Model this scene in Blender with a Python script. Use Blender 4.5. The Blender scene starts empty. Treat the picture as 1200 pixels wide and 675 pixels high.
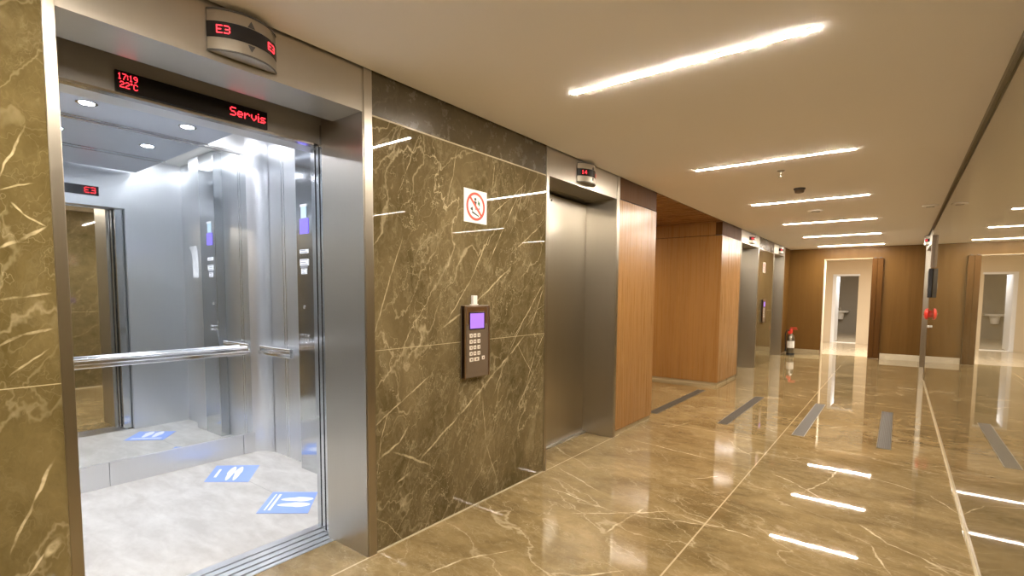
import bpy, bmesh, math, random
from mathutils import Vector, Matrix
random.seed(7)
PI = math.pi
SC = bpy.context.scene
COL = SC.collection

# ------------------------------------------------------------------ numbers
H = 2.5            # ceiling height
W = 2.54           # corridor width (left wall face X=0, right wall face X=W)
EY = 13.95         # end wall
BY = -5.2          # wall behind the camera
SOF = 2.29         # underside of lift headers
WARM = (1.0, 0.80, 0.56)

# ------------------------------------------------------------------ materials
def newmat(name):
    m = bpy.data.materials.new(name); m.use_nodes = True
    nt = m.node_tree
    return m, nt, nt.nodes['Principled BSDF']

def rgba(c): return (c[0], c[1], c[2], 1.0)

def simple(name, col, rough=.5, metal=0., spec=.5, emit=None, es=0.):
    m, nt, b = newmat(name)
    b.inputs['Base Color'].default_value = rgba(col)
    b.inputs['Roughness'].default_value = rough
    b.inputs['Metallic'].default_value = metal
    b.inputs['Specular IOR Level'].default_value = spec
    if emit:
        b.inputs['Emission Color'].default_value = rgba(emit)
        b.inputs['Emission Strength'].default_value = es
    # a whisper of procedural unevenness in the gloss
    tc = nt.nodes.new('ShaderNodeTexCoord'); n = nt.nodes.new('ShaderNodeTexNoise')
    n.inputs['Scale'].default_value = 9.; n.inputs['Detail'].default_value = 3.
    mr = nt.nodes.new('ShaderNodeMapRange')
    mr.inputs['To Min'].default_value = max(0., rough-.03); mr.inputs['To Max'].default_value = min(1., rough+.03)
    nt.links.new(tc.outputs['Object'], n.inputs['Vector'])
    nt.links.new(n.outputs['Fac'], mr.inputs['Value'])
    nt.links.new(mr.outputs['Result'], b.inputs['Roughness'])
    return m

class NT:
    """small node-building helper"""
    def __init__(s, nt): s.nt = nt
    def node(s, typ, **kw):
        n = s.nt.nodes.new(typ)
        for k, v in kw.items(): setattr(n, k, v)
        return n
    def put(s, sock, v):
        if isinstance(v, bpy.types.NodeSocket): s.nt.links.new(v, sock)
        else:
            sock.default_value = v
    def m(s, op, a, b=0., c=None, clamp=False):
        n = s.node('ShaderNodeMath', operation=op); n.use_clamp = clamp
        s.put(n.inputs[0], a); s.put(n.inputs[1], b)
        if c is not None: s.put(n.inputs[2], c)
        return n.outputs[0]
    def v(s, op, a, b=None, scale=None):
        n = s.node('ShaderNodeVectorMath', operation=op)
        s.put(n.inputs[0], a)
        if b is not None: s.put(n.inputs[1], b)
        if scale is not None: s.put(n.inputs['Scale'], scale)
        return n.outputs['Value'] if op in ('LENGTH', 'DOT_PRODUCT', 'DISTANCE') else n.outputs['Vector']
    def noise(s, vec, scale, detail=4., rough=.55, dist=0., col=False):
        n = s.node('ShaderNodeTexNoise'); s.put(n.inputs['Vector'], vec)
        n.inputs['Scale'].default_value = scale; n.inputs['Detail'].default_value = detail
        n.inputs['Roughness'].default_value = rough; n.inputs['Distortion'].default_value = dist
        return n.outputs['Color'] if col else n.outputs['Fac']
    def rng(s, v, a, b, c=0., d=1., smooth=False):
        n = s.node('ShaderNodeMapRange'); n.clamp = True
        if smooth: n.interpolation_type = 'SMOOTHSTEP'
        s.put(n.inputs['Value'], v)
        for k, x in zip(('From Min', 'From Max', 'To Min', 'To Max'), (a, b, c, d)): s.put(n.inputs[k], x)
        return n.outputs['Result']
    def mix(s, f, a, b):
        n = s.node('ShaderNodeMix', data_type='RGBA'); 
        s.put(n.inputs['Factor'], f)
        s.put(n.inputs[6], rgba(a) if isinstance(a, tuple) else a)
        s.put(n.inputs[7], rgba(b) if isinstance(b, tuple) else b)
        return n.outputs[2]

def marble(name, dark, lite, vein, plane, rough, segs=(), joints=(), ior=1.55, vamt=.5, warp=.03,
           segw=.006, cloud=1.0, stretch=(1, 1, 1), joint_col=None, fine=1.0):
    """polished veined marble; plane 'YZ' or 'XY' says which object axes the
    hand-placed veins and joints use"""
    m, nt, b = newmat(name); q = NT(nt)
    P = q.node('ShaderNodeTexCoord').outputs['Object']
    st = q.v('MULTIPLY', P, stretch)
    wob = q.v('SUBTRACT', q.noise(st, 2.6, 5., .6, col=True), (.5, .5, .5))
    Pw = q.v('ADD', st, q.v('SCALE', wob, scale=.55))
    wob2 = q.v('SUBTRACT', q.noise(P, 9., 3., .5, col=True), (.5, .5, .5))
    c1 = q.noise(Pw, 1.7*cloud, 9., .66, .4)
    c2 = q.noise(st, 9.*cloud, 6., .7)
    base = q.mix(q.rng(q.m('ADD', q.m('MULTIPLY', c1, .75), q.m('MULTIPLY', c2, .25)), .36, .66), dark, lite)
    # ridged fine veins
    dm = q.node('ShaderNodeMapping', vector_type='POINT'); q.put(dm.inputs['Vector'], P)
    dm.inputs['Rotation'].default_value = (math.radians(-52), 0, 0) if plane == 'YZ' else (0, 0, math.radians(28))
    Pd = q.v('ADD', q.v('MULTIPLY', dm.outputs[0], (1., .40, 1.25) if plane == 'YZ' else (.45, 1.3, 1.)), q.v('SCALE', wob, scale=.30))
    def ridge(scale, width, off, msk_scale, lo, hi):
        pp = q.v('ADD', Pd, off)
        n = q.noise(pp, scale, 2.5, .5, .25)
        r = q.m('ABSOLUTE', q.m('SUBTRACT', n, .5))
        line = q.rng(r, 0., width, 1., 0., True)
        mk = q.rng(q.noise(q.v('ADD', P, off), msk_scale, 3.), lo, hi)
        return q.m('MULTIPLY', line, mk)
    r1 = ridge(1.5, .007, (3.1, 7.7, 1.3), 1.2, .40, .60)
    r2 = ridge(3.4, .011, (13.1, 2.7, 9.3), 1.6, .40, .60)
    r3 = ridge(8., .028, (5.1, 12.7, 4.3), 2.1, .40, .62)
    vo = q.node('ShaderNodeTexVoronoi', feature='DISTANCE_TO_EDGE')
    q.put(vo.inputs['Vector'], q.v('ADD', Pd, q.v('SCALE', wob, scale=.35))); vo.inputs['Scale'].default_value = 4.6
    r4 = q.m('MULTIPLY', q.rng(vo.outputs['Distance'], 0., .012, 1., 0., True),
             q.rng(q.noise(P, 2.3, 4.), .44, .62))
    vo2 = q.node('ShaderNodeTexVoronoi', feature='DISTANCE_TO_EDGE')
    q.put(vo2.inputs['Vector'], q.v('ADD', q.v('ADD', Pd, q.v('SCALE', wob, scale=.7)), (7.3, 1.1, 4.9))); vo2.inputs['Scale'].default_value = 9.5
    r5 = q.m('MULTIPLY', q.rng(vo2.outputs['Distance'], 0., .035, 1., 0., True),
             q.rng(q.noise(P, 3.1, 4.), .44, .64))
    c3 = q.rng(q.noise(Pw, 5.5, 8., .72, 1.1), .50, .74)
    f = q.m('ADD', q.m('MULTIPLY', r1, .55), q.m('MULTIPLY', r2, .38))
    f = q.m('ADD', f, q.m('ADD', q.m('MULTIPLY', r3, .12*fine), q.m('ADD', q.m('MULTIPLY', r4, .42*fine), q.m('ADD', q.m('MULTIPLY', r5, .26*fine), q.m('MULTIPLY', c3, .22*fine)))))
    f = q.m('MULTIPLY', f, vamt, clamp=True)
    colr = q.mix(f, base, vein)
    # hand-placed veins
    if segs:
        sx = q.node('ShaderNodeSeparateXYZ'); q.put(sx.inputs[0], q.v('ADD', P, q.v('SCALE', wob2, scale=warp)))
        cb = q.node('ShaderNodeCombineXYZ')
        ax = ('Y', 'Z') if plane == 'YZ' else ('X', 'Y')
        q.put(cb.inputs[0], sx.outputs[ax[0]]); q.put(cb.inputs[1], sx.outputs[ax[1]])
        p2 = cb.outputs[0]; best = None
        for pl, w in segs:
            for (a, c) in zip(pl[:-1], pl[1:]):
                D = Vector((c[0]-a[0], c[1]-a[1]))
                mp = q.node('ShaderNodeMapping', vector_type='TEXTURE'); q.put(mp.inputs['Vector'], p2)
                mp.inputs['Location'].default_value = ((a[0]+c[0])/2, (a[1]+c[1])/2, 0)
                mp.inputs['Rotation'].default_value = (0, 0, math.atan2(D.y, D.x))
                mp.inputs['Scale'].default_value = (D.length*.66, w*segw*1.15, 1)
                g = q.node('ShaderNodeTexGradient', gradient_type='SPHERICAL'); q.put(g.inputs[0], mp.outputs[0])
                d = g.outputs['Fac']
                best = d if best is None else q.m('MAXIMUM', best, d)
        k = q.m('MULTIPLY', q.rng(best, .0, .6, 0., 1., True), q.rng(q.noise(P, 11., 4., .65), .36, .62, .12, .85))
        colr = q.mix(k, colr, tuple(min(1., v*1.12) for v in vein))
    # slab joints: (axis, value, lo, hi, other_axis, width)
    if joints:
        sx = q.node('ShaderNodeSeparateXYZ'); q.put(sx.inputs[0], P); jm = None
        for (ax, val, oax, lo, hi, w) in joints:
            k = q.m('LESS_THAN', q.m('ABSOLUTE', q.m('SUBTRACT', sx.outputs[ax], val)), w)
            k = q.m('MULTIPLY', k, q.m('GREATER_THAN', sx.outputs[oax], lo))
            k = q.m('MULTIPLY', k, q.m('LESS_THAN', sx.outputs[oax], hi))
            jm = k if jm is None else q.m('MAXIMUM', jm, k)
        colr = q.mix(q.m('MULTIPLY', jm, .75), colr, joint_col or vein)
    nt.links.new(colr, b.inputs['Base Color'])
    b.inputs['IOR'].default_value = ior
    nt.links.new(q.rng(c2, .3, .7, rough*.8, rough*1.25), b.inputs['Roughness'])
    return m

def wood(name, a, c, rough=.28, scale=1., axis='Z', spec=.35):
    m, nt, b = newmat(name); q = NT(nt)
    P = q.node('ShaderNodeTexCoord').outputs['Object']
    s1 = {'Z': (9*scale, 9*scale, .35), 'X': (.35, 9*scale, 9*scale)}[axis]
    s2 = {'Z': (60*scale, 60*scale, 1.2), 'X': (1.2, 60*scale, 60*scale)}[axis]
    n1 = q.noise(q.v('MULTIPLY', P, s1), 1., 5., .6, .6)
    n2 = q.noise(q.v('MULTIPLY', P, s2), 1., 3., .6)
    f = q.rng(q.m('ADD', q.m('MULTIPLY', n1, .7), q.m('MULTIPLY', n2, .3)), .22, .80)
    nt.links.new(q.mix(f, a, c), b.inputs['Base Color'])
    nt.links.new(q.rng(n2, .3, .7, rough*.85, rough*1.2), b.inputs['Roughness'])
    b.inputs['Specular IOR Level'].default_value = spec
    return m

def brushed(name, col, rough=.24, bump=.0, scale=1., aniso=.75):
    """brushed stainless steel, grain runs vertically"""
    m, nt, b = newmat(name); q = NT(nt)
    P = q.node('ShaderNodeTexCoord').outputs['Object']
    g = q.noise(q.v('MULTIPLY', P, (260*scale, 260*scale, 3.)), 1., 2., .6)
    c = q.noise(q.v('MULTIPLY', P, (2.2, 2.2, .6)), 1., 4., .6)
    dk = tuple(x*.94 for x in col)
    nt.links.new(q.mix(q.rng(q.m('ADD', q.m('MULTIPLY', c, .7), q.m('MULTIPLY', g, .3)), .3, .7), dk, col), b.inputs['Base Color'])
    b.inputs['Metallic'].default_value = 1.
    nt.links.new(q.rng(c, .25, .75, rough*.95, rough*1.05), b.inputs['Roughness'])
    geo = q.node('ShaderNodeNewGeometry')
    b.inputs['Anisotropic'].default_value = aniso
    nt.links.new(q.v('NORMALIZE', q.v('CROSS_PRODUCT', geo.outputs['Normal'], (.0001, .0002, 1.))), b.inputs['Tangent'])
    if bump:
        bp = q.node('ShaderNodeBump'); bp.inputs['Strength'].default_value = bump
        bp.inputs['Distance'].default_value = .0012
        nt.links.new(g, bp.inputs['Height']); nt.links.new(bp.outputs['Normal'], b.inputs['Normal'])
    return m

def emis(name, col, s, base=(.8, .8, .8)):
    return simple(name, base, .4, emit=col, es=s)

# vein polylines measured on the slabs (world Y,Z for walls; X,Y for the floor), with a width factor
VW = [([(1.64, 1.15), (1.838, 1.666)], .7), ([(2.153, 1.192), (2.348, 1.285), (2.486, 1.359), (2.81, 1.571)], 1.2),
      ([(2.636, 2.256), (2.611, 2.086)], .8), ([(2.279, 2.263), (2.191, 1.926)], .5), ([(1.965, 2.248), (1.829, 1.946)], .5),
      ([(1.644, .691), (1.829, .792), (2.061, .921)], .9), ([(1.641, .491), (1.815, .57), (1.889, .65)], 1.1),
      ([(1.79, .518), (2.031, .386)], 1.3), ([(1.8, .342), (1.88, .377)], 1.1),
      ([(2.979, 1.085), (2.8, .955), (2.647, .861), (2.439, .718), (2.294, .633), (1.978, .441)], 1.3),
      ([(2.071, .124), (2.002, .003)], 1.1), ([(3.25, .962), (2.863, .526)], .5), ([(2.897, 1.041), (3.104, .78)], .5),
      ([(2.79, 1.653), (3.207, 1.921)], .8), ([(2.836, 1.057), (3.239, 1.487)], .8)]
VL = [([(.0, 1.33), (.281, 1.367), (.338, 1.374), (.394, 1.388)], .8), ([(.2, 1.18), (.275, 1.225), (.329, 1.255), (.393, 1.268)], .8),
      ([(.297, 1.133), (.38, 1.2)], .6), ([(.378, .844), (.329, .715), (.274, .582)], .8),
      ([(.28, .40), (.305, .486), (.342, .54)], .7), ([(.346, .53), (.381, .576)], 2.4), ([(.296, 1.694), (.373, 1.725)], .5),
      ([(.2, 1.5), (.292, 1.518), (.34, 1.545), (.393, 1.59)], 1.0), ([(.32, 1.66), (.343, 1.629), (.393, 1.596)], .6),
      ([(.30, 1.74), (.359, 1.892)], .6)]
VF = [([(.356, 1.682), (.412, 1.902), (.552, 2.125)], .8), ([(1.435, 4.335), (1.618, 4.207), (1.797, 4.008)], 1.1),
      ([(2.033, 3.683), (2.175, 3.497), (2.312, 3.416), (2.43, 3.298)], 1.2), ([(2.099, 3.401), (2.191, 3.111)], .8),
      ([(1.182, 3.116), (1.375, 3.121), (1.559, 3.102)], .9), ([(.924, 3.766), (1.17, 4.076)], .7),
      ([(1.819, 4.816), (2.4, 4.561), (2.519, 4.298)], .7), ([(.19, 3.009), (.773, 2.919), (1.339, 3.107)], .7),
      ([(.05, 3.406), (.52, 3.169)], .7), ([(.174, 4.518), (1.003, 4.381)], .8)]

M = {}
def more(y0, y1, z0, z1, n, seed, wmin=.3, wmax=.7):
    rd = random.Random(seed); out = []
    for k in range(n):
        y, z = rd.uniform(y0, y1), rd.uniform(z0, z1); a = math.radians(rd.gauss(52, 14) if rd.random() < .8 else rd.uniform(100, 160))
        L = rd.uniform(.12, .36); pl = [(y, z)]
        for j in range(2):
            a += rd.uniform(-.3, .3); y += L*math.cos(a); z += L*math.sin(a); pl.append((y, z))
        out.append((pl, rd.uniform(wmin, wmax)))
    return out
VW += more(1.65, 3.1, .0, 2.1, 12, 5)
VF += [([(b_[0], b_[1]*1.) for b_ in pl], w_) for pl, w_ in more(.1, 2.5, 1.2, 7.5, 9, 11, .6, 1.1)]
JW = [('Z', 1.09, 'Y', -9, 99, .0016)]
M['marble_mid'] = marble('marble_wall', (.070, .052, .019), (.180, .136, .067), (.54, .45, .28), 'YZ', .016, VW, JW, vamt=1.15,
                         stretch=(1., 1.15, .75), ior=1.6)
M['marble_left'] = marble('marble_wall_near', (.115, .086, .028), (.24, .182, .076), (.68, .57, .35), 'YZ', .03, VL, JW, vamt=.55,
                          stretch=(1., 1.15, .75), ior=1.6)
M['marble_plain'] = marble('marble_wall_plain', (.10, .078, .034), (.20, .155, .078), (.52, .42, .25), 'YZ', .012, (), JW, vamt=.5,
                           stretch=(1., .8, 1.), ior=1.75)
M['marble_band'] = marble('marble_band', (.055, .040, .018), (.105, .080, .040), (.26, .20, .12), 'YZ', .25, (), (), vamt=.35, ior=1.5)
JF = [('X', 1.285, 'Y', -9, 14.2, .0045), ('Y', 5.33, 'X', -.02, 1.285, .004), ('X', .004, 'Y', 3.25, 4.6, .004),
      ('Y', 8.0, 'X', -3, 1.285, .003), ('Y', 10.6, 'X', 0, 2.54, .003), ('X', 0.006, 'Y', .41, 1.65, .005),
      ('Y', 7.9, 'X', 1.285, 2.6, .003), ('Y', 2.35, 'X', 2.5, 2.6, .003)]
M['floor'] = marble('marble_floor', (.145, .101, .040), (.345, .252, .122), (.70, .59, .40), 'XY', .022, VF, JF, vamt=.68, ior=1.62,
                    stretch=(.75, 1.3, 1.), joint_col=(.62, .50, .32), warp=.05, segw=.008)
M['edge'] = marble('marble_edge', (.5, .42, .28), (.62, .53, .37), (.7, .6, .42), 'XY', .15, vamt=.2)
M['base_light'] = marble('skirting_light', (.66, .58, .43), (.78, .70, .54), (.8, .72, .56), 'XY', .25, vamt=.3)
M['base_dark'] = marble('skirting_beige', (.34, .27, .15), (.45, .36, .22), (.5, .42, .28), 'XY', .3, vamt=.2)
M['ceil'] = simple('ceiling_paint', (.88, .84, .80), .75, spec=.25)
M['wood'] = wood('wood_veneer', (.25, .118, .033), (.37, .190, .058))
M['wood_dark'] = wood('wood_veneer_dark', (.075, .030, .006), (.125, .056, .013), rough=.5, spec=.1)
M['wood_end'] = wood('wood_veneer_brown', (.125, .061, .013), (.185, .096, .024), rough=.36, spec=.15)
M['wood_soffit'] = wood('wood_soffit', (.20, .09, .028), (.29, .145, .05), axis='X')
M['steel'] = brushed('brushed_steel', (.55, .515, .45), .32)
M['steel_dark'] = brushed('brushed_steel_dark', (.34, .315, .26), .33)
M['steel_trim'] = brushed('steel_trim', (.50, .46, .39), .34, bump=0.)
M['car_steel'] = brushed('car_brushed_steel', (.80, .81, .825), .33)
M['car_polished'] = brushed('car_polished_steel', (.62, .635, .65), .13, aniso=.5)
M['car_ceil'] = simple('car_ceiling_steel', (.62, .66, .74), .40, .35)
M['transom'] = simple('transom_grey', (.34, .325, .31), .5, .0)
M['chrome'] = simple('bright_steel', (.82, .82, .83), .16, 1.)
mm, nt_, b_ = newmat('mirror_steel'); b_.inputs['Metallic'].default_value = 1.; b_.inputs['Base Color'].default_value = (.80, .83, .84, 1)
b_.inputs['Roughness'].default_value = .02; M['mirror'] = mm
M['black'] = simple('black_gloss', (.012, .011, .013), .22)
M['rubber'] = simple('black_rubber', (.02, .02, .02), .6)
M['charcoal'] = simple('charcoal', (.07, .065, .06), .45)
M['led'] = emis('red_led', (1., .03, .045), 1.1, (.2, .01, .01))
M['lamp'] = emis('warm_led_tube', (1., .90, .77), 285.)
M['cove'] = emis('cool_led_strip', (.90, .93, 1.), 6.)
M['spotglow'] = emis('cool_downlight', (.88, .9, 1.), 60.)
M['screen'] = emis('lavender_screen', (.36, .17, .80), .30, (.2, .1, .4))
M['screen2'] = emis('violet_screen', (.20, .12, .85), .33, (.1, .1, .4))
M['paper'] = simple('white_paper', (.85, .86, .88), .6)
M['paleblue'] = simple('pale_blue_print', (.55, .72, .85), .5)
M['grey_print'] = simple('grey_print', (.28, .29, .33), .5)
M['bronze'] = brushed('bronze_steel', (.50, .33, .22), .32)
M['bronze_dark'] = simple('bronze_enamel', (.17, .125, .085), .35, .3)
M['key'] = simple('pale_key', (.74, .66, .56), .35)
M['keyprint'] = simple('key_print', (.18, .14, .1), .5)
M['sign_white'] = simple('sign_white', (.86, .83, .78), .35)
M['sign_red'] = simple('sign_red', (.80, .07, .04), .4)
M['sign_black'] = simple('sign_black', (.03, .035, .03), .4)
M['sign_green'] = simple('sign_green', (.03, .16, .06), .4)
M['red'] = simple('red_enamel', (.70, .045, .03), .3)
M['white'] = simple('white_plastic', (.82, .80, .76), .4)
M['blue_sticker'] = simple('blue_sticker', (.27, .40, .84), .35)
M['sticker_white'] = simple('sticker_white', (.88, .9, .95), .4)
mm, nt_, b_ = newmat('car_floor_stone'); q_ = NT(nt_); P_ = q_.node('ShaderNodeTexCoord').outputs['Object']
n_ = q_.noise(q_.v('MULTIPLY', P_, (1., 2.4, 1.)), 3.2, 5., .6, .5); n2_ = q_.noise(q_.v('MULTIPLY', P_, (1., 2., 1.)), 13., 3., .6)
sx_ = q_.node('ShaderNodeSeparateXYZ'); q_.put(sx_.inputs[0], P_)
jm_ = q_.m('MULTIPLY', q_.m('LESS_THAN', q_.m('ABSOLUTE', q_.m('SUBTRACT', sx_.outputs['Y'], 1.73)), .0022),
           q_.m('MULTIPLY', q_.m('GREATER_THAN', sx_.outputs['X'], -1.62), q_.m('LESS_THAN', sx_.outputs['X'], -1.18)))
cb_ = q_.mix(q_.rng(q_.m('ADD', q_.m('MULTIPLY', n_, .75), q_.m('MULTIPLY', n2_, .25)), .36, .64), (.45, .425, .395), (.60, .58, .55))
nt_.links.new(q_.mix(q_.m('MULTIPLY', jm_, .7), cb_, (.25, .24, .23)), b_.inputs['Base Color']); b_.inputs['Roughness'].default_value = .36
M['car_floor'] = mm
M['alu'] = simple('aluminium_sill', (.72, .72, .74), .30, 1.)
M['poster'] = simple('orange_print', (.85, .38, .10), .45)
M['poster2'] = simple('yellow_print', (.90, .66, .30), .45)
M['grate'] = simple('dark_grey_inlay', (.085, .070, .050), .6, spec=.25)
M['beige_wall'] = simple('beige_wall_paint', (.62, .52, .38), .6)
M['grey_wall'] = simple('grey_room_paint', (.30, .27, .22), .6)
M['white_door'] = simple('white_door_paint', (.80, .82, .86), .4)
M['corr_floor'] = simple('beige_corridor_tile', (.52, .43, .30), .14)

# ------------------------------------------------------------------ mesh helpers
class MB:
    def __init__(s): s.bm = bmesh.new()
    def box(s, x0, x1, y0, y1, z0, z1, bev=0., mat=None):
        vs = [s.bm.verts.new((x, y, z)) for x in (x0, x1) for y in (y0, y1) for z in (z0, z1)]
        F = [(0, 1, 3, 2), (4, 6, 7, 5), (0, 4, 5, 1), (2, 3, 7, 6), (0, 2, 6, 4), (1, 5, 7, 3)]
        fs = [s.bm.faces.new([vs[i] for i in f]) for f in F]
        if bev:
            es = list({e for f in fs for e in f.edges})
            bmesh.ops.bevel(s.bm, geom=es, offset=bev, segments=2, profile=.5, affect='EDGES')
        elif mat is not None:
            bmesh.ops.transform(s.bm, matrix=mat, verts=vs)
        return s
    def face(s, pts):
        s.bm.faces.new([s.bm.verts.new(p) for p in pts]); return s
    def prism(s, pts, off):
        """closed prism: polygon pts extruded by vector off"""
        a = [s.bm.verts.new(p) for p in pts]; b = [s.bm.verts.new(Vector(p)+Vector(off)) for p in pts]
        n = len(a); s.bm.faces.new(a[::-1]); s.bm.faces.new(b)
        for i in range(n): s.bm.faces.new([a[i], a[(i+1) % n], b[(i+1) % n], b[i]])
        return s
    def tube(s, pts, r, seg=10, caps=True):
        pts = [Vector(p) for p in pts]; rings = []
        rr = r if isinstance(r, (list, tuple)) else [r]*len(pts)
        up = None
        for i, p in enumerate(pts):
            d = (pts[min(i+1, len(pts)-1)]-pts[max(i-1, 0)]).normalized()
            if up is None: up = d.orthogonal().normalized()
            up = (up-d*up.dot(d)).normalized(); sd = d.cross(up)
            rings.append([s.bm.verts.new(p+(up*math.cos(2*PI*k/seg)+sd*math.sin(2*PI*k/seg))*rr[i]) for k in range(seg)])
        for a, b in zip(rings[:-1], rings[1:]):
            for k in range(seg): s.bm.faces.new([a[k], a[(k+1) % seg], b[(k+1) % seg], b[k]])
        if caps: s.bm.faces.new(rings[0][::-1]); s.bm.faces.new(rings[-1])
        return s
    def lathe(s, prof, c=(0, 0, 0), axis='Z', seg=24):
        """prof: list of (radius, height); closed solid around the axis"""
        c = Vector(c); rings = []
        def P(r, h, a):
            u, v = r*math.cos(a), r*math.sin(a)
            return c+Vector({'Z': (u, v, h), 'X': (h, u, v), 'Y': (u, h, v)}[axis])
        for r, h in prof: rings.append([s.bm.verts.new(P(max(r, 1e-4), h, 2*PI*k/seg)) for k in range(seg)])
        for a, b in zip(rings[:-1], rings[1:]):
            for k in range(seg): s.bm.faces.new([a[k], a[(k+1) % seg], b[(k+1) % seg], b[k]])
        s.bm.faces.new(rings[0][::-1]); s.bm.faces.new(rings[-1])
        return s
    def ring(s, c, r0, r1, axis, t, seg=40):
        c = Vector(c)
        def P(r, a, h):
            u, v = r*math.cos(a), r*math.sin(a)
            return c+Vector({'X': (h, u, v), 'Z': (u, v, h)}[axis])
        R = [[s.bm.verts.new(P(r, 2*PI*k/seg, h)) for k in range(seg)] for r, h in ((r0, 0), (r1, 0), (r1, t), (r0, t))]
        for i in range(4):
            a, b = R[i], R[(i+1) % 4]
            for k in range(seg): s.bm.faces.new([a[k], a[(k+1) % seg], b[(k+1) % seg], b[k]])
        return s
    def build(s, name, mat, parent=None, smooth=False, loc=None):
        bmesh.ops.recalc_face_normals(s.bm, faces=s.bm.faces)
        me = bpy.data.meshes.new(name); s.bm.to_mesh(me); s.bm.free()
        me.materials.append(mat)
        if smooth:
            for p in me.polygons: p.use_smooth = True
            try: me.set_sharp_from_angle(angle=math.radians(35))
            except Exception: pass
        o = bpy.data.objects.new(name, me); COL.objects.link(o)
        if parent: o.parent = parent
        if loc: o.location = loc
        return o

def B(*a, **k): return MB().box(*a, **k)

def struct(o): o['kind'] = 'structure'; return o
def sbox(name, mat, *a, **k): return struct(B(*a, **k).build(name, mat))

def thing(name, label, cat, loc=(0, 0, 0), group=None, rz=0.):
    o = bpy.data.objects.new(name, None); COL.objects.link(o); o.empty_display_size = .1
    o.location = loc; o.rotation_euler = (0, 0, rz); o['label'] = label; o['category'] = cat
    if group: o['group'] = group
    return o
def tag(o, label, cat, group=None):
    o['label'] = label; o['category'] = cat
    if group: o['group'] = group
    return o
def kids(o): return [c for c in bpy.data.objects if c.parent == o]
def dup(root, loc, label=None, rz=None):
    def cp(o, par):
        c = o.copy(); COL.objects.link(c)
        if par: c.parent = par
        for ch in kids(o): cp(ch, c)
        return c
    r = cp(root, None); r.location = loc
    if rz is not None: r.rotation_euler = (0, 0, rz)
    if label: r['label'] = label
    return r

# 5x7 dot font for the LED displays
FONT = {'1': '00100 01100 00100 00100 00100 00100 01110', '7': '11111 00001 00010 00100 00100 01000 01000',
        '9': '01110 10001 10001 01111 00001 00010 01100', '2': '01110 10001 00001 00110 01000 10000 11111',
        ':': '0 1 1 0 1 1 0', "'": '11 11 00 00 00 00 00', 'C': '01110 10001 10000 10000 10000 10001 01110',
        'S': '01111 10000 10000 01110 00001 00001 11110', 'e': '00000 00000 01110 10001 11111 10000 01110',
        'r': '00000 00000 10110 11001 10000 10000 10000', 'v': '00000 00000 10001 10001 10001 01010 00100',
        'i': '1 0 1 1 1 1 1', 's': '00000 00000 01111 10000 01110 00001 11110',
        'E': '11111 10000 10000 11110 10000 10000 11111', '3': '11110 00001 00001 01110 00001 00001 11110',
        '4': '00010 00110 01010 10010 11111 00010 00010'}
def dots(text):
    """list of (col,row) lit dots, total columns"""
    out = []; cx = 0
    for ch in text:
        rows = FONT[ch].split(); w = len(rows[0])
        for r, row in enumerate(rows):
            for c, b in enumerate(row):
                if b == '1': out.append((cx+c, r))
        cx += w+1
    return out, cx-1

# ================================================================== SETTING
# ---- floor and ceiling
sbox('floor', M['floor'], -.30, W+.3, BY, EY+.25, -.10, 0)
struct(B(-4.0, -.30, 5.30, 8.10, -.10, 0).build('floor', M['floor']))
sbox('ceiling', M['ceil'], .012, W-.022, BY, EY, H, H+.12)
sbox('ceiling', M['charcoal'], -.1, .012, BY, EY, H+.035, H+.12)
sbox('ceiling', M['steel_dark'], W-.022, W+.1, BY, EY, H+.03, H+.12)
sbox('ceiling', M['wood_soffit'], -4.0, .0, 5.43, 8.04, H-.005, H+.1)

# ---- left wall, in pieces along the corridor
def wallpiece(y0, y1, mat, band=None, bz=2.285, base=True):
    sbox('wall_left', mat, -.10, 0, y0, y1, .0, bz-.003)
    if band: sbox('wall_left', band, -.10, -.002, y0, y1, bz+.003, H+.02)
    if band is M['marble_band']: sbox('trim_1', M['edge'], -.09, .001, y0, y1, bz-.004, bz+.004)
wallpiece(BY, .411, M['marble_left'], None, bz=H+.02)
wallpiece(1.653, 3.248, M['marble_mid'], M['marble_band'])
wallpiece(10.55, 11.97, M['marble_plain'], M['marble_band'])
def woodpiece(y0, y1):
    sbox('wall_left', M['wood'], -.10, 0, y0, y1, .05, 2.295)
    sbox('wall_left', M['wood_dark'], -.10, -.003, y0, y1, 2.305, H+.02)
    sbox('wall_left', M['charcoal'], -.10, -.012, y0, y1, 2.293, 2.307)
woodpiece(4.505, 5.43); woodpiece(8.04, 9.17)
sbox('wall_left', M['wood_end'], -.10, 0, 13.25, EY, .05, H+.02)
for a, b in ((4.505, 5.42), (8.05, 9.17), (13.25, EY)):
    sbox('baseboard_left', M['base_dark'], -.10, -.012, a, b, 0, .05)
sbox('baseboard_left', M['edge'], -.05, .006, 1.653, 3.248, 0, .008)
# side passage between the wooden walls
sbox('wall_passage', M['wood'], -4.0, -.10, 8.04, 8.12, .05, 2.295)
sbox('wall_passage', M['wood'], -4.0, -.10, 8.043, 8.12, 2.305, H+.02)
sbox('wall_passage', M['wood_dark'], -4.0, -.10, 8.055, 8.12, 2.290, 2.310)
sbox('baseboard_passage', M['base_dark'], -4.0, -.10, 8.05, 8.12, 0, .05)
sbox('wall_passage', M['wood'], -4.0, -.10, 5.35, 5.43, .0, H+.02)
sbox('wall_passage', M['wood'], -4.1, -4.0, 5.35, 8.12, 0, H+.02)

# ---- right wall: polished marble, a lift recess near the end
sbox('wall_right', M['marble_plain'], W, W+.10, BY, 10.75, 0, H+.05)
sbox('wall_right', M['marble_plain'], W, W+.10, 12.95, EY, 0, H+.05)
sbox('baseboard_right', M['edge'], W-.012, W+.02, BY, 10.75, 0, .012)
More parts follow.
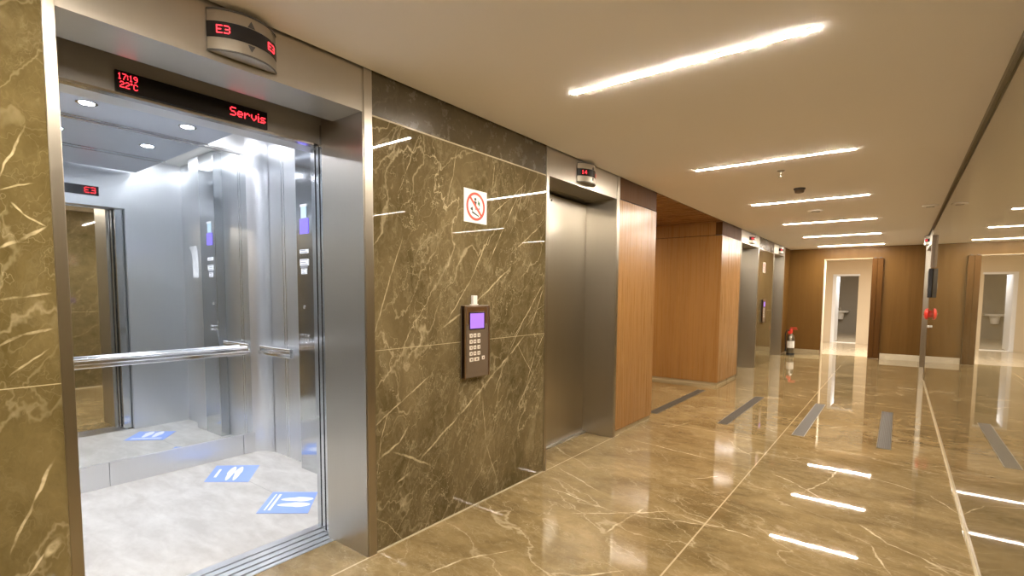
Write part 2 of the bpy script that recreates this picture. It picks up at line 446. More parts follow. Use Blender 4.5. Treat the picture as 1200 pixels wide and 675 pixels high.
# ---- end wall with doorway
OX0, OX1, OZ = .73, 1.845, 2.245
sbox('wall_end', M['wood_end'], 0, OX0, EY, EY+.22, .0, H+.02)
sbox('wall_end', M['wood_end'], OX1, W+.1, EY, EY+.22, .0, H+.02)
sbox('wall_end', M['wood_end'], OX0, OX1, EY, EY+.22, OZ, H+.02)
sbox('baseboard_end', M['base_dark'], 0, OX0-.02, EY-.012, EY, 0, .11)
sbox('baseboard_end', M['base_light'], OX1+.02, W, EY-.025, EY, 0, .125)
sbox('trim_2', M['beige_wall'], OX0-.008, OX0+.010, EY-.008, EY+.24, 0, OZ)
sbox('trim_2', M['base_dark'], OX0-.015, OX1-.20, EY-.006, EY+.24, OZ-.012, OZ+.006)
# ---- wall behind the camera
sbox('wall_back', M['wood_end'], -.1, W+.1, BY-.1, BY, 0, H+.05)
# ---- passage and room beyond the end doorway
PY, RY = 18.0, 23.0
sbox('floor', M['corr_floor'], -1.2, 3.4, EY+.22, RY+.1, -.10, -.001)
sbox('ceiling', M['ceil'], -1.2, 3.4, EY+.22, RY+.1, H, H+.1)
DX0, DX1, DZ = .60, 1.19, 2.0
sbox('wall_beyond', M['beige_wall'], -1.2, DX0, PY, PY+.15, 0, H)
sbox('wall_beyond', M['beige_wall'], DX1, 3.4, PY, PY+.15, 0, H)
sbox('wall_beyond', M['beige_wall'], DX0, DX1, PY, PY+.15, DZ, H)
sbox('trim_3', M['white_door'], DX0-.05, DX0+.01, PY-.015, PY+.16, 0, DZ)
sbox('trim_3', M['white_door'], DX0-.05, DX1+.03, PY-.015, PY+.16, DZ-.01, DZ+.04)
sbox('trim_3', M['white'], DX0-.0, DX1, PY-.01, PY+.15, .0, .012)
sbox('wall_room', M['grey_wall'], -1.2, 3.4, RY, RY+.1, 0, H)
for x in (-1.3, 3.4): sbox('wall_room', M['beige_wall'], x, x+.1, EY+.22, RY+.1, -.1, H+.1)

# ---- lift portals: steel reveals, header, metal strips
def portal(y0, y1, side=1, door=True, dark=False):
    """side=1: recess into the left wall (towards -X); side=-1 into the right wall"""
    X = (lambda x: x) if side == 1 else (lambda x: W-x)
    def bx(name, mat, x0, x1, *r, **k):
        a, b = sorted((X(x0), X(x1))); return sbox(name, mat, a, b, *r, **k)
    s = M['steel']
    bx('trim_4', M['steel_trim'], -.05, .006, y0, y0+.033, 0, H+.01, bev=.002)
    bx('trim_4', M['steel_trim'], -.05, .006, y1-.05, y1, 0, H+.01, bev=.002)
    bx('trim_5', s, -.36, -.0005, y1-.055, y1-.001, 0, H-.002)
    bx('trim_5', s, -.36, -.0005, y0+.001, y0+.03, 0, H-.002)
    bx('trim_6', s, -.255, -.002, y0+.03, y1-.055, SOF, H+.01)
portal(.411, 1.653); portal(3.248, 4.505); portal(9.17, 10.55); portal(11.97, 13.25); portal(10.75, 12.95, -1)
# shaft lining behind the headers of the closed lifts
for a, b in ((3.248, 4.505), (9.17, 10.55), (11.97, 13.25)):
    sbox('wall_shaft', M['steel_dark'], -.42, -.255, a, b, SOF-.004, H+.01)
    sbox('wall_shaft', M['charcoal'], -.50, -.42, a, b, -.05, H+.01)
sbox('wall_shaft', M['charcoal'], W+.42, W+.48, 10.7, 13.0, -.05, H+.01)
sbox('wall_shaft', M['steel_dark'], W+.255, W+.42, 10.75, 12.95, SOF-.004, H+.01)
sbox('wall_shaft', M['charcoal'], -.42, -.255, .25, 1.85, 2.46, 2.62)
# landing floor in front of the open car: floor slab already runs to X=-.30
# ---- landing doors of the closed lifts
def lift_door(y0, y1, label, side=1):
    t = thing('elevator_door', label, 'door', (0 if side == 1 else W, (y0+y1)/2, 0), 'closed lift doors', 0 if side == 1 else PI)
    w = (y1-y0)/2
    for (a, b, x) in ((-w, -w*.02, -.315), (w*.02-.01, w, -.325)):
        B(x-.03, x, a, b, .012, SOF-.025, bev=.002).build('door_panel', M['steel'], t)
    B(-.36, -.285, -w, w, .001, .012).build('sill', M['alu'], t)
    MB().lathe([(.009, 0), (.009, .006)], (-.315, -w*.02-.05, 2.215), 'X', 14).build('keyhole', M['rubber'], t)
    return t
lift_door(3.281, 4.45, 'closed brushed steel lift door just beyond the marble wall with the call panel')
lift_door(9.203, 10.495, 'closed steel lift door just past the wooden side passage')
lift_door(12.003, 13.195, 'closed steel lift door nearest the end wall and fire extinguisher')
lift_door(10.783, 12.895, 'closed steel lift door in the right-hand wall', -1)

# ================================================================== OPEN LIFT CAR
CX0, CX1, CY0, CY1 = -2.26, -.56, -.10, 2.20
CT = 2.70; PZ = 2.545
car = thing('elevator_car', 'open lift car with brushed steel walls, mirror back and pale stone floor', 'elevator', (0, 0, 0))
B(CX0, CX1+.03, CY0, CY1, -.06, 0).build('car_floor', M['car_floor'], car)
bw = B(CX0-.04, CX0, CY0, CY1, 0, CT).build('back_wall', M['car_steel'], car)
B(CX0, CX0+.008, CY0+.02, 2.085, .175, 2.53, bev=.002).build('mirror', M['mirror'], bw)
for a, b in ((CY0, .45), (.453, 1.07), (1.073, 2.00), (2.003, 2.10)):
    B(CX0, CX0+.014, a, b, .0, .172, bev=.002).build('kick_plate', M['car_steel'], bw)
B(CX0, CX0+.02, CY0+.02, 2.085, 2.53, 2.55, bev=.002).build('mirror_trim', M['chrome'], bw)
sw = B(CX0, CX1, CY1, CY1+.04, 0, CT).build('side_wall', M['car_steel'], car)
for x in (-1.905, -1.90):
    pass
MB().box(-1.898, -1.890, CY1-.003, CY1+.001, 0, CT).build('panel_seam', M['chrome'], sw)
B(-1.86, -1.852, CY1-.003, CY1+.001, 0, CT).build('panel_seam', M['chrome'], sw)
B(CX0, CX1, CY0-.04, CY0, 0, CT).build('side_wall', M['car_steel'], car)
# rounded corner column
mb = MB(); pts = []
for k in range(9):
    a = k/8*PI/2
    pts.append((CX0+.16-.16*math.cos(a)+.0, CY1-.13+.13*math.sin(a)-.0))
pts = [(CX0+.004, CY1-.118)]+[(x+.004, y-.003) for x, y in pts[1:-1]]+[(CX0+.16, CY1-.003), (CX0+.0, CY1)]
mb.prism([(x, y, 0) for x, y in pts], (0, 0, CT)); mb.build('corner_column', M['car_steel'], car, smooth=True)
# front return panels, transom, door edges
fr = B(CX1-.02, CX1+.02, 1.70, CY1, 0, CT).build('front_panel', M['car_steel'], car)
B(CX1-.02, CX1+.02, CY0, .38, 0, CT).build('front_panel', M['car_steel'], car)
tr = B(-.44, -.40, .30, 1.70, 2.195, 2.62).build('transom', M['transom'], car)
B(-.58, -.44, .38, 1.70, 2.195, 2.235).build('door_track', M['car_steel'], car)
B(CX1-.02, CX1+.02, .38, 1.70, 2.235, CT).build('front_header', M['car_steel'], car)
B(-.442, -.398, .30, 1.70, 2.187, 2.197).build('transom_edge', M['chrome'], car)
for nm, x0, x1, y0, mt in (('door_edge', -.402, -.375, 1.612, 'car_polished'), ('door_gasket', -.418, -.406, 1.632, 'rubber'),
                           ('door_edge', -.452, -.424, 1.618, 'car_polished'), ('door_gasket', -.476, -.458, 1.650, 'rubber'),
                           ('door_edge', -.520, -.484, 1.630, 'car_polished')):
    B(x0, x1, y0, 1.75, .004, 2.30, bev=.002).build(nm, M[mt], car)
# door edges left side, hidden behind the frame strip
B(-.452, -.424, .33, .43, .004, 2.30, bev=.002).build('door_edge', M['car_polished'], car)
# sill with grooves
mb = MB()
for a, b in ((-.555, -.500), (-.488, -.448), (-.436, -.395), (-.383, -.345), (-.333, -.302)):
    mb.box(a, b, .30, 1.66, -.02, .002, bev=.001)
mb.build('sill', M['alu'], car)
B(-.56, -.300, .30, 1.66, -.05, -.012).build('sill_groove', M['rubber'], car)
# ceiling
B(CX0, CX1, CY0, CY1, CT, CT+.03).build('ceiling_deck', M['white'], car)
cp = B(-1.37, -.66, CY0+.2, 1.78, PZ, PZ+.03, bev=.003).build('ceiling_panel', M['car_ceil'], car)
cp2 = B(CX0+.03, -1.40, CY0+.2, 1.78, PZ, PZ+.03, bev=.003).build('ceiling_panel', M['car_ceil'], car)
B(-1.405, -1.365, CY0+.2, 1.78, PZ+.012, PZ+.028).build('ceiling_slot', M['charcoal'], car)
for x in (CX0+.05, -1.43, -1.345):
    B(x-.012, x+.012, CY0+.2, 1.782, PZ-.005, PZ-.0005, bev=.001).build('panel_trim', M['chrome'], cp2 if x < -1.4 else cp)
B(CX0+.15, -.75, 1.86, 1.90, CT-.028, CT-.002).build('cove_light', M['cove'], car)
B(CX0+.15, -.75, CY0+.05, CY0+.09, CT-.028, CT-.002).build('cove_light', M['cove'], car)
for y in (.40, .955, 1.51):
    d = MB().ring((-1.86, y, PZ-.006), .040, .055, 'Z', .008, 28).build('downlight', M['chrome'], cp2, smooth=True)
    MB().lathe([(.040, 0), (.040, .006)], (-1.86, y, PZ-.004), 'Z', 24).build('downlight_lens', M['spotglow'], d)
# handrails
def rail_back():
    r = MB().tube([(CX0+.075, CY0+.05, .925), (CX0+.075, 2.02, .925)], .014, 12)
    r.box(CX0+.055, CX0+.095, CY0+.05, 2.03, .866, .897, bev=.004)
    r.box(CX0+.062, CX0+.088, CY0+.05, 2.03, .897, .915)
    o = r.build('handrail', M['chrome'], car, smooth=True)
    for y in (.3, 1.05, 1.9):
        MB().tube([(CX0+.006, y, .885), (CX0+.06, y, .885)], .007, 8).build('bracket', M['chrome'], o)
rail_back()
r = MB().tube([(-2.15, CY1-.075, .925), (-1.665, CY1-.075, .925)], .014, 12)
r.box(-2.16, -1.655, CY1-.098, CY1-.052, .866, .897, bev=.004)
r.box(-2.15, -1.665, CY1-.088, CY1-.062, .897, .915)
o = r.build('handrail', M['chrome'], car, smooth=True)
for x in (-2.05, -1.75): MB().tube([(x, CY1-.004, .885), (x, CY1-.06, .885)], .007, 8).build('bracket', M['chrome'], o)
# car operating panel
PY0 = 2.12
op = B(-1.545, -1.22, PY0, CY1-.001, .0, CT-.01, bev=.004).build('control_panel', M['car_polished'], car)
def opf(name, mat, x0, x1, z0, z1, t=.004, par=None): return B(x0, x1, PY0-t, PY0+.001, z0, z1).build(name, M[mat], par or op)
opf('floor_screen', 'screen2', -1.490, -1.372, 1.832, 1.945)
pp = opf('notice', 'paleblue', -1.468, -1.395, 1.950, 2.045)
B(-1.475, -1.385, PY0-.006, PY0-.003, 2.035, 2.052).build('notice_edge', M['paper'], pp)
for z0, z1, x0, x1 in ((1.686, 1.716, -1.495, -1.380), (1.594, 1.643, -1.495, -1.380), (1.530, 1.572, -1.480, -1.405)):
    p = opf('label_plate', 'paper', x0, x1, z0, z1)
    mb = MB(); n = 3 if z1-z0 > .035 else 2
    for k in range(n):
        z = z0+(k+.5)*(z1-z0)/n
        mb.box(x0+.012, x1-.012-(.02 if k % 2 else 0), PY0-.0055, PY0-.0038, z-.003, z+.003)
    mb.build('print', M['grey_print'], p)
opf('label_plate', 'grey_print', -1.490, -1.395, 1.578, 1.588)
for k in range(4):
    for j in range(2):
        MB().lathe([(.011, 0), (.011, .004), (.008, .006)], (-1.505+k*.034, PY0-.006, 1.028+j*.034), 'Y', 14).build('floor_button', M['chrome'], op, smooth=True)
MB().lathe([(.012, 0), (.012, .008)], (-1.46, PY0-.008, 1.28), 'Y', 14).build('key_switch', M['chrome'], op, smooth=True)
# inner face display over the door, seen in the mirror
ip = B(CX1-.034, CX1-.021, 1.05, 1.50, 2.285, 2.372, bev=.002).build('inner_display', M['black'], car)
ds, n = dots('E3'); mb = MB(); pt = .0078
for c, rr_ in ds:
    y = 1.475-c*pt; z = 2.357-rr_*pt     # reads from inside the car
    mb.box(CX1-.036, CX1-.033, y-pt*.8, y, z-pt*.8, z)
mb.build('led_digits', M['led'], ip)
# display on the transom
tp = B(-.401, -.386, .700, 1.318, 2.199, 2.282, bev=.002).build('transom_display', M['black'], car)
def ledtext(text, y0, y1, ztop, zbot, par, x=-.386, name='led_text'):
    ds, n = dots(text); pw = (y1-y0)/n; ph = (ztop-zbot)/7; mb = MB()
    for c, r_ in ds:
        mb.box(x-.001, x+.0015, y0+c*pw, y0+(c+.92)*pw, ztop-(r_+.92)*ph, ztop-r_*ph)
    return mb.build(name, M['led'], par)
ledtext('17:19', .708, .776, 2.272, 2.247, tp)
ledtext("22'C", .714, .776, 2.241, 2.216, tp)
ledtext('Servis', 1.140, 1.308, 2.264, 2.224, tp)
# floor stickers (lie on the car floor)
def sticker(q, label, variant):
    A, Bq, C, D = [Vector((p[0], p[1], .0015)) for p in q]
    t = thing('floor_sticker', label, 'sticker', (0, 0, 0), 'blue footprint stickers')
    MB().prism([A, Bq, C, D], (0, 0, .0012)).build('sheet', M['blue_sticker'], t)
    def P(u, v, z=.0029): p = A+(D-A)*u+(Bq-A)*v; return Vector((p.x, p.y, z))
    # foot soles
    for s_ in (-1, 1):
        if variant == 0: cu, cv, L, Wd = .56+s_*.085, .5, .40, .075
        else: cu, cv, L, Wd = .62, .5+s_*.13, .34, .095
        pts = []
        for k in range(28):
            a = 2*PI*k/28; rr = 1-.25*math.cos(2*a+1)*.4
            if variant == 0: pts.append(P(cu+Wd*math.cos(a)*(1.15 if math.sin(a) > 0 else .85), cv+L*math.sin(a)*rr))
            else: pts.append(P(cu+L*math.cos(a)*rr, cv+Wd*math.sin(a)*(1.15 if math.cos(a) > 0 else .85)))
        MB().prism(pts, (0, 0, .0008)).build('footprint', M['sticker_white'], t)
    mb = MB()
    if variant == 1:
        for u, w in ((.10, .03), (.18, .05)):
            mb.prism([P(u, .12), P(u+w, .12), P(u+w, .88), P(u, .88)], (0, 0, .0008))
    else:
        for u in (.14,): mb.prism([P(u, .25), P(u+.06, .25), P(u+.06, .75), P(u, .75)], (0, 0, .0008))
    mb.build('caption', M['sticker_white'], t)
sticker([(-1.821, 1.518), (-2.118, 1.728), (-1.865, 1.945), (-1.570, 1.718)], 'blue floor sticker with white footprints near the back corner of the lift car', 0)
sticker([(-.992, 1.493), (-1.242, 1.733), (-1.00, 1.925), (-.740, 1.695)], 'blue floor sticker with footprints and a caption, nearer the lift door', 1)
# paper notice taped on the car wall beside the panel (seen in the mirror)
mb = MB(); nn = 10; pr_ = []
for k in range(nn+1):
    z = 1.53+.31*k/nn; curl = max(0, k-6)/4
    pr_.append((z-.004*curl, .004+.014*curl*curl, .03*curl))
for (z0, o0, e0), (z1, o1, e1) in zip(pr_[:-1], pr_[1:]):
    mb.face([(-1.175-e0*0, PY0-.002-o0, z0), (-1.04+e0, PY0-.002-o0, z0), (-1.04+e1, PY0-.002-o1, z1), (-1.175, PY0-.002-o1, z1)])
pn = mb.build('paper_notice', M['paper'])
pn.modifiers.new('thick', 'SOLIDIFY').thickness = .0012
tag(pn, 'curled white paper notice, seen mirrored in the lift car back wall', 'notice')
B(-1.219, -1.0, PY0+.0, CY1-.001, 0, CT-.01, bev=.003).build('side_panel', M['car_steel'], car)

# ================================================================== INDICATORS
IR, IHA = .165, math.radians(54.9)
def indicator(loc, label, text, rz=0.):
    t = thing('floor_indicator', label, 'display', loc, 'curved floor indicators over the lifts', rz)
    cx = .070-IR
    def arc(R, z0, z1, name, mat, par, a0=-IHA, a1=IHA, n=26, inner=None):
        pts = []
        for k in range(n+1):
            a = a0+(a1-a0)*k/n; pts.append((cx+R*math.cos(a), R*math.sin(a), z0))
        if inner is None: pts += [(0.0, R*math.sin(a1), z0), (0.0, R*math.sin(a0), z0)]
        else:
            for k in range(n, -1, -1):
                a = a0+(a1-a0)*k/n; pts.append((cx+inner*math.cos(a), inner*math.sin(a), z0))
        return MB().prism(pts, (0, 0, z1-z0)).build(name, mat, par, smooth=True)
    h = arc(IR, -.080, .080, 'housing', M['steel_trim'], t)
    arc(IR+.003, -.079, -.073, 'rim', M['charcoal'], t); arc(IR+.003, .073, .079, 'rim', M['charcoal'], t)
    bnd = arc(IR+.0025, -.028, .030, 'display_band', M['black'], t, inner=IR-.004)
    def spot(a, z, R=IR+.004): return (cx+R*math.cos(a), R*math.sin(a), z)
    # direction triangles
    for s_ in (1, -1):
        zb, zt = s_*.034, s_*.058; w = .085
        MB().prism([spot(-w, zb, IR-.002), spot(w, zb, IR-.002), spot(0, zt, IR-.002)], (.005, 0, 0)).build('arrow', M['charcoal'], t)
    for ac in (-.60, .60):
        ds, n = dots(text); pt = .0044; mb = MB()
        for c, r_ in ds:
            a0 = ac+(c-n/2)*pt/IR; a1 = a0+pt*.95/IR; z1 = .0165-r_*pt; z0 = z1-pt*.95
            mb.prism([spot(a0, z0, IR+.002), spot(a1, z0, IR+.002), spot(a1, z1, IR+.002), spot(a0, z1, IR+.002)],
                     (math.cos(ac)*.002, math.sin(ac)*.002, 0))
        mb.build('digits', M['led'], t)
    return t
IZ = 2.397
indicator((.003, 1.025, IZ), 'curved floor indicator with red E3, above the open lift', 'E3')
indicator((.003, 3.84, IZ), 'curved red floor indicator above the second lift, beyond the marble call-panel wall', '14')
indicator((.003, 9.86, IZ), 'curved red floor indicator above the lift just past the side passage', '14')
indicator((.003, 12.61, IZ), 'curved floor indicator above the last lift on the left', '14')
indicator((W-.003, 11.85, IZ), 'curved red floor indicator on the right wall below the ceiling', '14', PI)

# ================================================================== CALL PANELS
def call_panel(y, label, clip=True):
    t = thing('call_panel', label, 'keypad', (0, y, .86), 'lift call panels')
    w = .1165
    hs = B(.0005, .035, -w, w, 0, .458, bev=.004).build('housing', M['bronze_dark'], t)
    B(.0345, .0375, -w+.018, w-.020, .34, .448).build('screen_surround', M['bronze'], t)
    fp = B(.0345, .0372, -w+.018, w-.020, .030, .338, bev=.001).build('face_plate', M['bronze_dark'], t)
    sc = B(.0370, .0395, -.078, .070, .305, .415, bev=.001).build('screen', M['black'], t)
    B(.0390, .0405, -.070, .062, .312, .408).build('screen_glow', M['screen'], sc)
    rows = [.268, .230, .192, .154]; cols = [-.062, -.026, .012]
    def key(y0, z0, wd):
        k = B(.0368, .0410, y0-wd/2, y0+wd/2, z0-.012, z0+.012, bev=.0015).build('key', M['key'], t)
        B(.0408, .0414, y0-wd*.18, y0+wd*.18, z0-.005, z0+.005).build('key_print', M['keyprint'], k)
    for z in rows:
        for c in cols: key(c, z, .026)
    key(-.058, .116, .034); key(-.008, .116, .046); key(.056, .120, .026)
    for s_ in (-1, 1): B(.012, .042, s_*w-.004 if s_ > 0 else -w, s_*w if s_ > 0 else -w+.004, .0, .455).build('side_rail', M['bronze'], t)
    if clip:
        c = B(.0005, .022, -.020, .018, .462, .520, bev=.003).build('bracket', M['white'], t)
        B(.004, .018, -.034, .030, .455, .466).build('bracket_foot', M['white'], c)
    return t
call_panel(2.423, 'bronze lift call keypad with violet screen on the nearest marble wall')
call_panel(11.03, 'far lift call panel on the marble strip between the last two left lifts', False)

# ================================================================== SIGNS
def prohibition(y, z, label):
    t = thing('prohibition_sign', label, 'sign', (0, y, z), 'red ring prohibition signs')
    s = .108
    B(.0005, .004, -s, s, -s*.95, s*.95).build('board', M['sign_white'], t)
    MB().ring((.0042, 0, 0), .072, .088, 'X', .0012, 48).build('ring', M['sign_red'], t)
    a = math.radians(-45); c, sn = math.cos(a), math.sin(a)
    L_, w_ = .075, .0075
    q = [(-L_, -w_), (L_, -w_), (L_, w_), (-L_, w_)]
    MB().prism([(.0047, u*c-v*sn, u*sn+v*c) for u, v in q], (.0012, 0, 0)).build('slash', M['sign_red'], t)
    # pictogram: two small figures in a car, a hatch overhead
    def disc(mb, y0, z0, r): mb.prism([(.0042, y0+r*math.cos(2*PI*k/16), z0+r*math.sin(2*PI*k/16)) for k in range(16)], (.0006, 0, 0))
    mb = MB(); disc(mb, -.004, .045, .010)
    mb.prism([(.0042, -.016, .034), (.0042, .010, .030), (.0042, .004, .006), (.0042, -.020, .010)], (.0006, 0, 0))
    mb.prism([(.0042, -.052, -.016), (.0042, -.030, -.004), (.0042, -.026, -.030), (.0042, -.044, -.024)], (.0006, 0, 0))
    mb.prism([(.0042, -.034, -.030), (.0042, .030, -.054), (.0042, .030, -.062), (.0042, -.036, -.042)], (.0006, 0, 0))
    mb.build('figure', M['sign_black'], t)
    mb = MB(); disc(mb, .030, .022, .010)
    mb.prism([(.0042, .020, .036), (.0042, .026, .040), (.0042, .042, .010), (.0042, .034, .006)], (.0006, 0, 0))
    mb.build('figure', M['sign_green'], t)
    mb = MB(); disc(mb, .002, -.012, .010)
    mb.prism([(.0042, .012, -.012), (.0042, .040, -.004), (.0042, .038, -.014), (.0042, .014, -.026)], (.0006, 0, 0))
    mb.build('figure', M['grey_print'], t)
prohibition(2.442, 1.940, 'white square sign with red prohibition ring above the near call keypad')
prohibition(11.06, 1.945, 'far white prohibition sign on the marble strip between the last left lifts')

# ================================================================== CEILING FIXTURES
LX0, LX1 = .67, 1.845
LY = [2.498, 4.658, 6.821, 8.930, 11.064, 13.298]
LL = ['nearest and longest looking linear ceiling light', 'second nearest linear ceiling light, just before the sprinkler',
      'third linear ceiling light, just past the smoke detector', 'fourth linear ceiling light, beyond the round white disc',
      'fifth linear ceiling light, second from the end wall', 'farthest linear ceiling light, next to the end wall']
def strip(y, label):
    t = thing('linear_light', label, 'ceiling light', ((LX0+LX1)/2, y, H), 'recessed linear ceiling lights')
    w = (LX1-LX0)/2
    mb = MB()
    for s_ in (-1, 1): mb.box(-w-.004, w+.004, s_*.0100-.0015, s_*.0100+.0015, -.0022, .0)
    for s_ in (-1, 1): mb.box(s_*w-.002, s_*w+.002, -.010, .010, -.0022, .0)
    mb.build('profile', M['white'], t)
    B(-w, w, -.008, .008, -.0036, -.0005).build('diffuser', M['lamp'], t)
    return t
l0 = strip(LY[0], LL[0])
for y, lb in zip(LY[1:], LL[1:]): dup(l0, ((LX0+LX1)/2, y, H), lb)
for y in (.338, -1.82, -3.98): dup(l0, ((LX0+LX1)/2, y, H), 'unseen linear ceiling light, added to brighten the lobby')  # row continued out of view, added for extra light in the lobby

t = thing('sprinkler', 'small pendent sprinkler head between the second and third ceiling lights', 'sprinkler', (1.27, 5.09, H))
MB().lathe([(.032, 0), (.030, -.006), (.014, -.010)], (0, 0, 0), 'Z', 20).build('escutcheon', M['steel_dark'], t, smooth=True)
MB().lathe([(.009, -.008), (.009, -.030), (.004, -.034), (.004, -.052)], (0, 0, 0), 'Z', 14).build('body', M['steel_dark'], t, smooth=True)
MB().lathe([(.018, -.056), (.018, -.053)], (0, 0, 0), 'Z', 16).build('deflector', M['steel_dark'], t)
t = thing('smoke_detector', 'brown round smoke detector beside the third ceiling light', 'smoke detector', (1.285, 6.03, H))
MB().lathe([(.055, 0), (.055, -.012), (.045, -.02)], (0, 0, 0), 'Z', 24).build('base', M['charcoal'], t, smooth=True)
MB().lathe([(.040, -.018), (.046, -.026), (.040, -.045), (.02, -.05)], (0, 0, 0), 'Z', 24).build('head', M['bronze_dark'], t, smooth=True)
t = thing('ceiling_speaker', 'flat round cream disc between the third and fourth ceiling lights', 'speaker', (1.24, 7.70, H))
MB().lathe([(.085, 0), (.083, -.010), (.07, -.014)], (0, 0, 0), 'Z', 28).build('disc', M['white'], t, smooth=True)
MB().ring((0, 0, -.0165), .045, .05, 'Z', .003, 28).build('grille_ring', M['charcoal'], t)
t = thing('ceiling_speaker', 'pale round disc at the edge of the right-hand marble wall', 'speaker', (2.405, 8.04, H))
MB().lathe([(.080, 0), (.078, -.012), (.06, -.018)], (0, 0, 0), 'Z', 28).build('disc', M['white'], t, smooth=True)
MB().ring((0, 0, -.0205), .035, .04, 'Z', .003, 28).build('grille_ring', M['charcoal'], t)

# ================================================================== FLOOR INLAYS
GL = ['dark floor grate strip nearest the wooden wall, at the side passage mouth', 'second dark floor grate strip from the wooden wall',
      'dark floor grate strip touching the long marble joint line', 'rightmost dark floor grate strip, nearest the polished marble wall']
for x, lb in zip((-.085, .700, 1.420, 2.112), GL):
    t = thing('floor_grate', lb, 'floor grate', (x, 6.62, 0), 'dark strips set in the marble floor')
    B(-.052, .052, -.93, .93, .0003, .0012).build('bed', M['charcoal'], t)
    mb = MB()
    for k in range(9):
        xx = -.046+k*.0115; mb.box(xx-.0038, xx+.0038, -.925, .925, .0008, .003)
    mb.build('slats', M['grate'], t)
    mb = MB()
    for s_ in (-1, 1): mb.box(s_*.0535-.002, s_*.0535+.002, -.935, .935, .0003, .0036)
    for s_ in (-1, 1): mb.box(-.0535, .0535, s_*.932-.002, s_*.932+.002, .0003, .0036)
    mb.build('frame', M['steel_dark'], t)

# ================================================================== FAR END THINGS
t = thing('fire_extinguisher', 'fire extinguisher with red head standing in the far left corner', 'fire extinguisher', (.17, 13.45, 0))
MB().lathe([(.055, 0), (.078, .012), (.080, .05), (.080, .40), (.060, .46), (.028, .50), (.022, .53)], (0, 0, 0), 'Z', 24).build('body', M['steel_dark'], t, smooth=True)
MB().lathe([(.081, .17), (.081, .33)], (0, 0, 0), 'Z', 24).build('label_band', M['white'], t, smooth=True)
MB().lathe([(.084, 0), (.084, .05)], (0, 0, 0), 'Z', 24).build('foot_ring', M['rubber'], t, smooth=True)
v = MB().lathe([(.03, .52), (.034, .53), (.034, .60), (.02, .62)], (0, 0, 0), 'Z', 16).build('valve', M['red'], t, smooth=True)
MB().box(-.02, .13, -.012, .012, .600, .614).box(-.02, .12, -.012, .012, .635, .650, bev=.003).build('handle', M['red'], v)
MB().box(-.06, .02, -.03, .03, .49, .56, bev=.008).build('guard', M['red'], v)
MB().tube([(-.03, 0, .58), (-.09, 0, .58), (-.115, 0, .50), (-.110, 0, .30), (-.10, 0, .16)], .011, 10).build('hose', M['rubber'], t, smooth=True)
MB().lathe([(.012, .10), (.022, .02)], (-.10, 0, .06), 'Z', 14).build('nozzle', M['rubber'], t, smooth=True)

t = thing('folding_door', 'dark wooden folding door leaves stacked beside the end doorway', 'door', (1.75, EY-.06, 0))
for k, (x0, x1) in enumerate(((-.105, -.010), (-.0095, .095))):
    lf = B(x0, x1, -.02+.012*k, .058+.012*0, .006, 2.235, bev=.003).build('leaf', M['wood_dark'], t)
    B(x0+.03, x1-.03, -.005, .04, 2.233, 2.258).build('pivot', M['charcoal'], lf)
# white door leaf opened in the corridor behind
t = thing('door_leaf', 'white door standing ajar in the far lit doorway', 'door', (DX0+.012, PY+.02, 0), rz=math.radians(88))
B(0, .80, -.02, .02, .01, DZ-.015, bev=.003).build('leaf', M['white_door'], t)
MB().tube([(.72, -.02, 1.0), (.72, -.07, 1.0), (.62, -.07, 1.0)], .010, 10).build('handle', M['steel_dark'], t, smooth=True)
# basin in the far room
t = thing('wash_basin', 'small pale wash basin on the grey wall of the far room', 'sink', (.40, RY-.012, 0))
MB().prism([(-.28, 0, .84), (.28, 0, .84), (.26, -.30, .84), (.16, -.40, .84), (-.16, -.40, .84), (-.26, -.30, .84)], (0, 0, -.06)).build('bowl', M['white'], t)
MB().lathe([(.10, .52), (.14, .78)], (0, -.16, 0), 'Z', 20).build('shroud', M['white'], t, smooth=True)
MB().tube([(0, -.05, .84), (0, -.05, .95), (0, -.14, .97), (0, -.17, .93)], .012, 10).build('tap', M['chrome'], t, smooth=True)

# fire bell, black box and poster on the right wall
t = thing('fire_bell', 'round red fire alarm bell low on the far right marble wall', 'alarm bell', (W, 9.80, 1.135))
MB().lathe([(.055, 0), (.055, -.03)], (0, 0, 0), 'X', 24).build('back_box', M['red'], t, smooth=True)
MB().lathe([(.085, -.028), (.088, -.040), (.078, -.060), (.05, -.072), (.015, -.076)], (0, 0, 0), 'X', 32).build('gong', M['red'], t, smooth=True)
MB().lathe([(.016, -.074), (.016, -.082)], (0, 0, 0), 'X', 14).build('boss', M['chrome'], t, smooth=True)
B(-.03, -.0005, -.035, .035, -.20, -.17, bev=.003).build('terminal_box', M['white'], t)
t = thing('wall_box', 'tall narrow black box on the right wall above the red bell', 'display', (W, 9.80, 1.38))
B(-.052, -.0005, -.05, .05, 0, .43, bev=.006).build('housing', M['black'], t)
B(-.056, -.051, -.035, .035, .10, .40).build('screen_face', M['charcoal'], t)
B(-.058, -.0555, -.02, .02, .14, .22).build('label_plate', M['white'], t)
B(-.035, -.0005, -.02, .02, .45, .92, bev=.002).build('conduit', M['bronze_dark'], t)
# steel strip and column on the right wall (seen in the car mirror)
sbox('trim_7', M['steel_trim'], W-.012, W, 1.78, 1.86, 0, H)

# ================================================================== LAMPS
def spot(loc, power, col, size=.04, angle=150, name='downlight_lamp'):
    L = bpy.data.lights.new(name, 'SPOT'); L.energy = power; L.color = col; L.shadow_soft_size = size
    L.spot_size = math.radians(angle); L.spot_blend = .8
    o = bpy.data.objects.new(name, L); COL.objects.link(o); o.location = loc
    o['label'] = 'downlight lamp'; o['category'] = 'lamp'
    return o
for y in (.40, .955, 1.51):
    o = spot((-1.86, y, PZ-.02), 18, (.93, .955, 1.)); del o['label']; del o['category']; o.parent = car
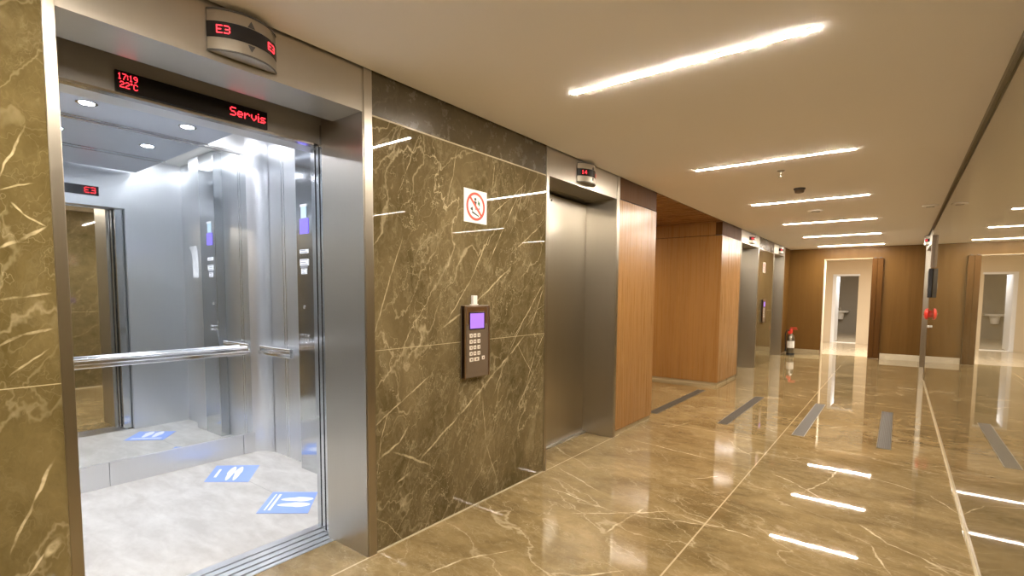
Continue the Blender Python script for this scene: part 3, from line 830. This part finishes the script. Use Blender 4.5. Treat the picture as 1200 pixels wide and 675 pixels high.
# corridor and room behind the end doorway have their own ceiling lamps
def area(loc, sx, sy, power, col, name):
    L = bpy.data.lights.new(name, 'AREA'); L.shape = 'RECTANGLE'; L.size = sx; L.size_y = sy; L.energy = power; L.color = col
    o = bpy.data.objects.new(name, L); COL.objects.link(o); o.location = loc; return o
area((1.6, 14.75, H-.02), .8, .7, 60, (1., .93, .82), 'corridor_lamp')
area((1.0, 18.9, H-.02), .6, .6, 26, (1., .96, .9), 'room_lamp')
area((-2.2, 6.7, H-.03), .4, .4, 22, (1., .84, .62), 'passage_lamp')

w = bpy.data.worlds.new('World'); SC.world = w; w.use_nodes = True
w.node_tree.nodes['Background'].inputs[0].default_value = (.5, .45, .4, 1); w.node_tree.nodes['Background'].inputs[1].default_value = .02

# ================================================================== CAMERA
yaw, pitch, roll = [math.radians(a) for a in (37.322890546857344, -4.029467234754005, -.42411075855421104)]
F = Vector((-math.sin(yaw)*math.cos(pitch), math.cos(yaw)*math.cos(pitch), math.sin(pitch)))
Rt = Vector((math.cos(yaw), math.sin(yaw), 0)); U = Rt.cross(F)
R2 = Rt*math.cos(roll)-U*math.sin(roll); U2 = U*math.cos(roll)+Rt*math.sin(roll)
cd = bpy.data.cameras.new('camera'); cam = bpy.data.objects.new('camera', cd); COL.objects.link(cam)
mt = Matrix((R2, U2, -F)).transposed().to_4x4(); mt.translation = Vector((2.1615306595767794, 0, 1.3932678697427234))
cam.matrix_world = mt
cd.sensor_fit = 'HORIZONTAL'; cd.sensor_width = 36.; cd.lens = 593.9334775872954/1200*36
cd.shift_y = (385.9489952078059-337.5)/1200
cd.clip_start = .02; cd.clip_end = 100
SC.camera = cam

SC.view_settings.view_transform = 'Standard'; SC.view_settings.look = 'None'
SC.view_settings.gamma = 1.; SC.view_settings.use_curve_mapping = False
SC.view_settings.exposure = 1.55
cy = SC.cycles
cy.use_denoising = True
try: cy.denoiser = 'OPENIMAGEDENOISE'
except Exception: pass
cy.max_bounces = 14; cy.diffuse_bounces = 6; cy.glossy_bounces = 8
cy.caustics_reflective = True; cy.blur_glossy = 1.0
cy.sample_clamp_indirect = 12.
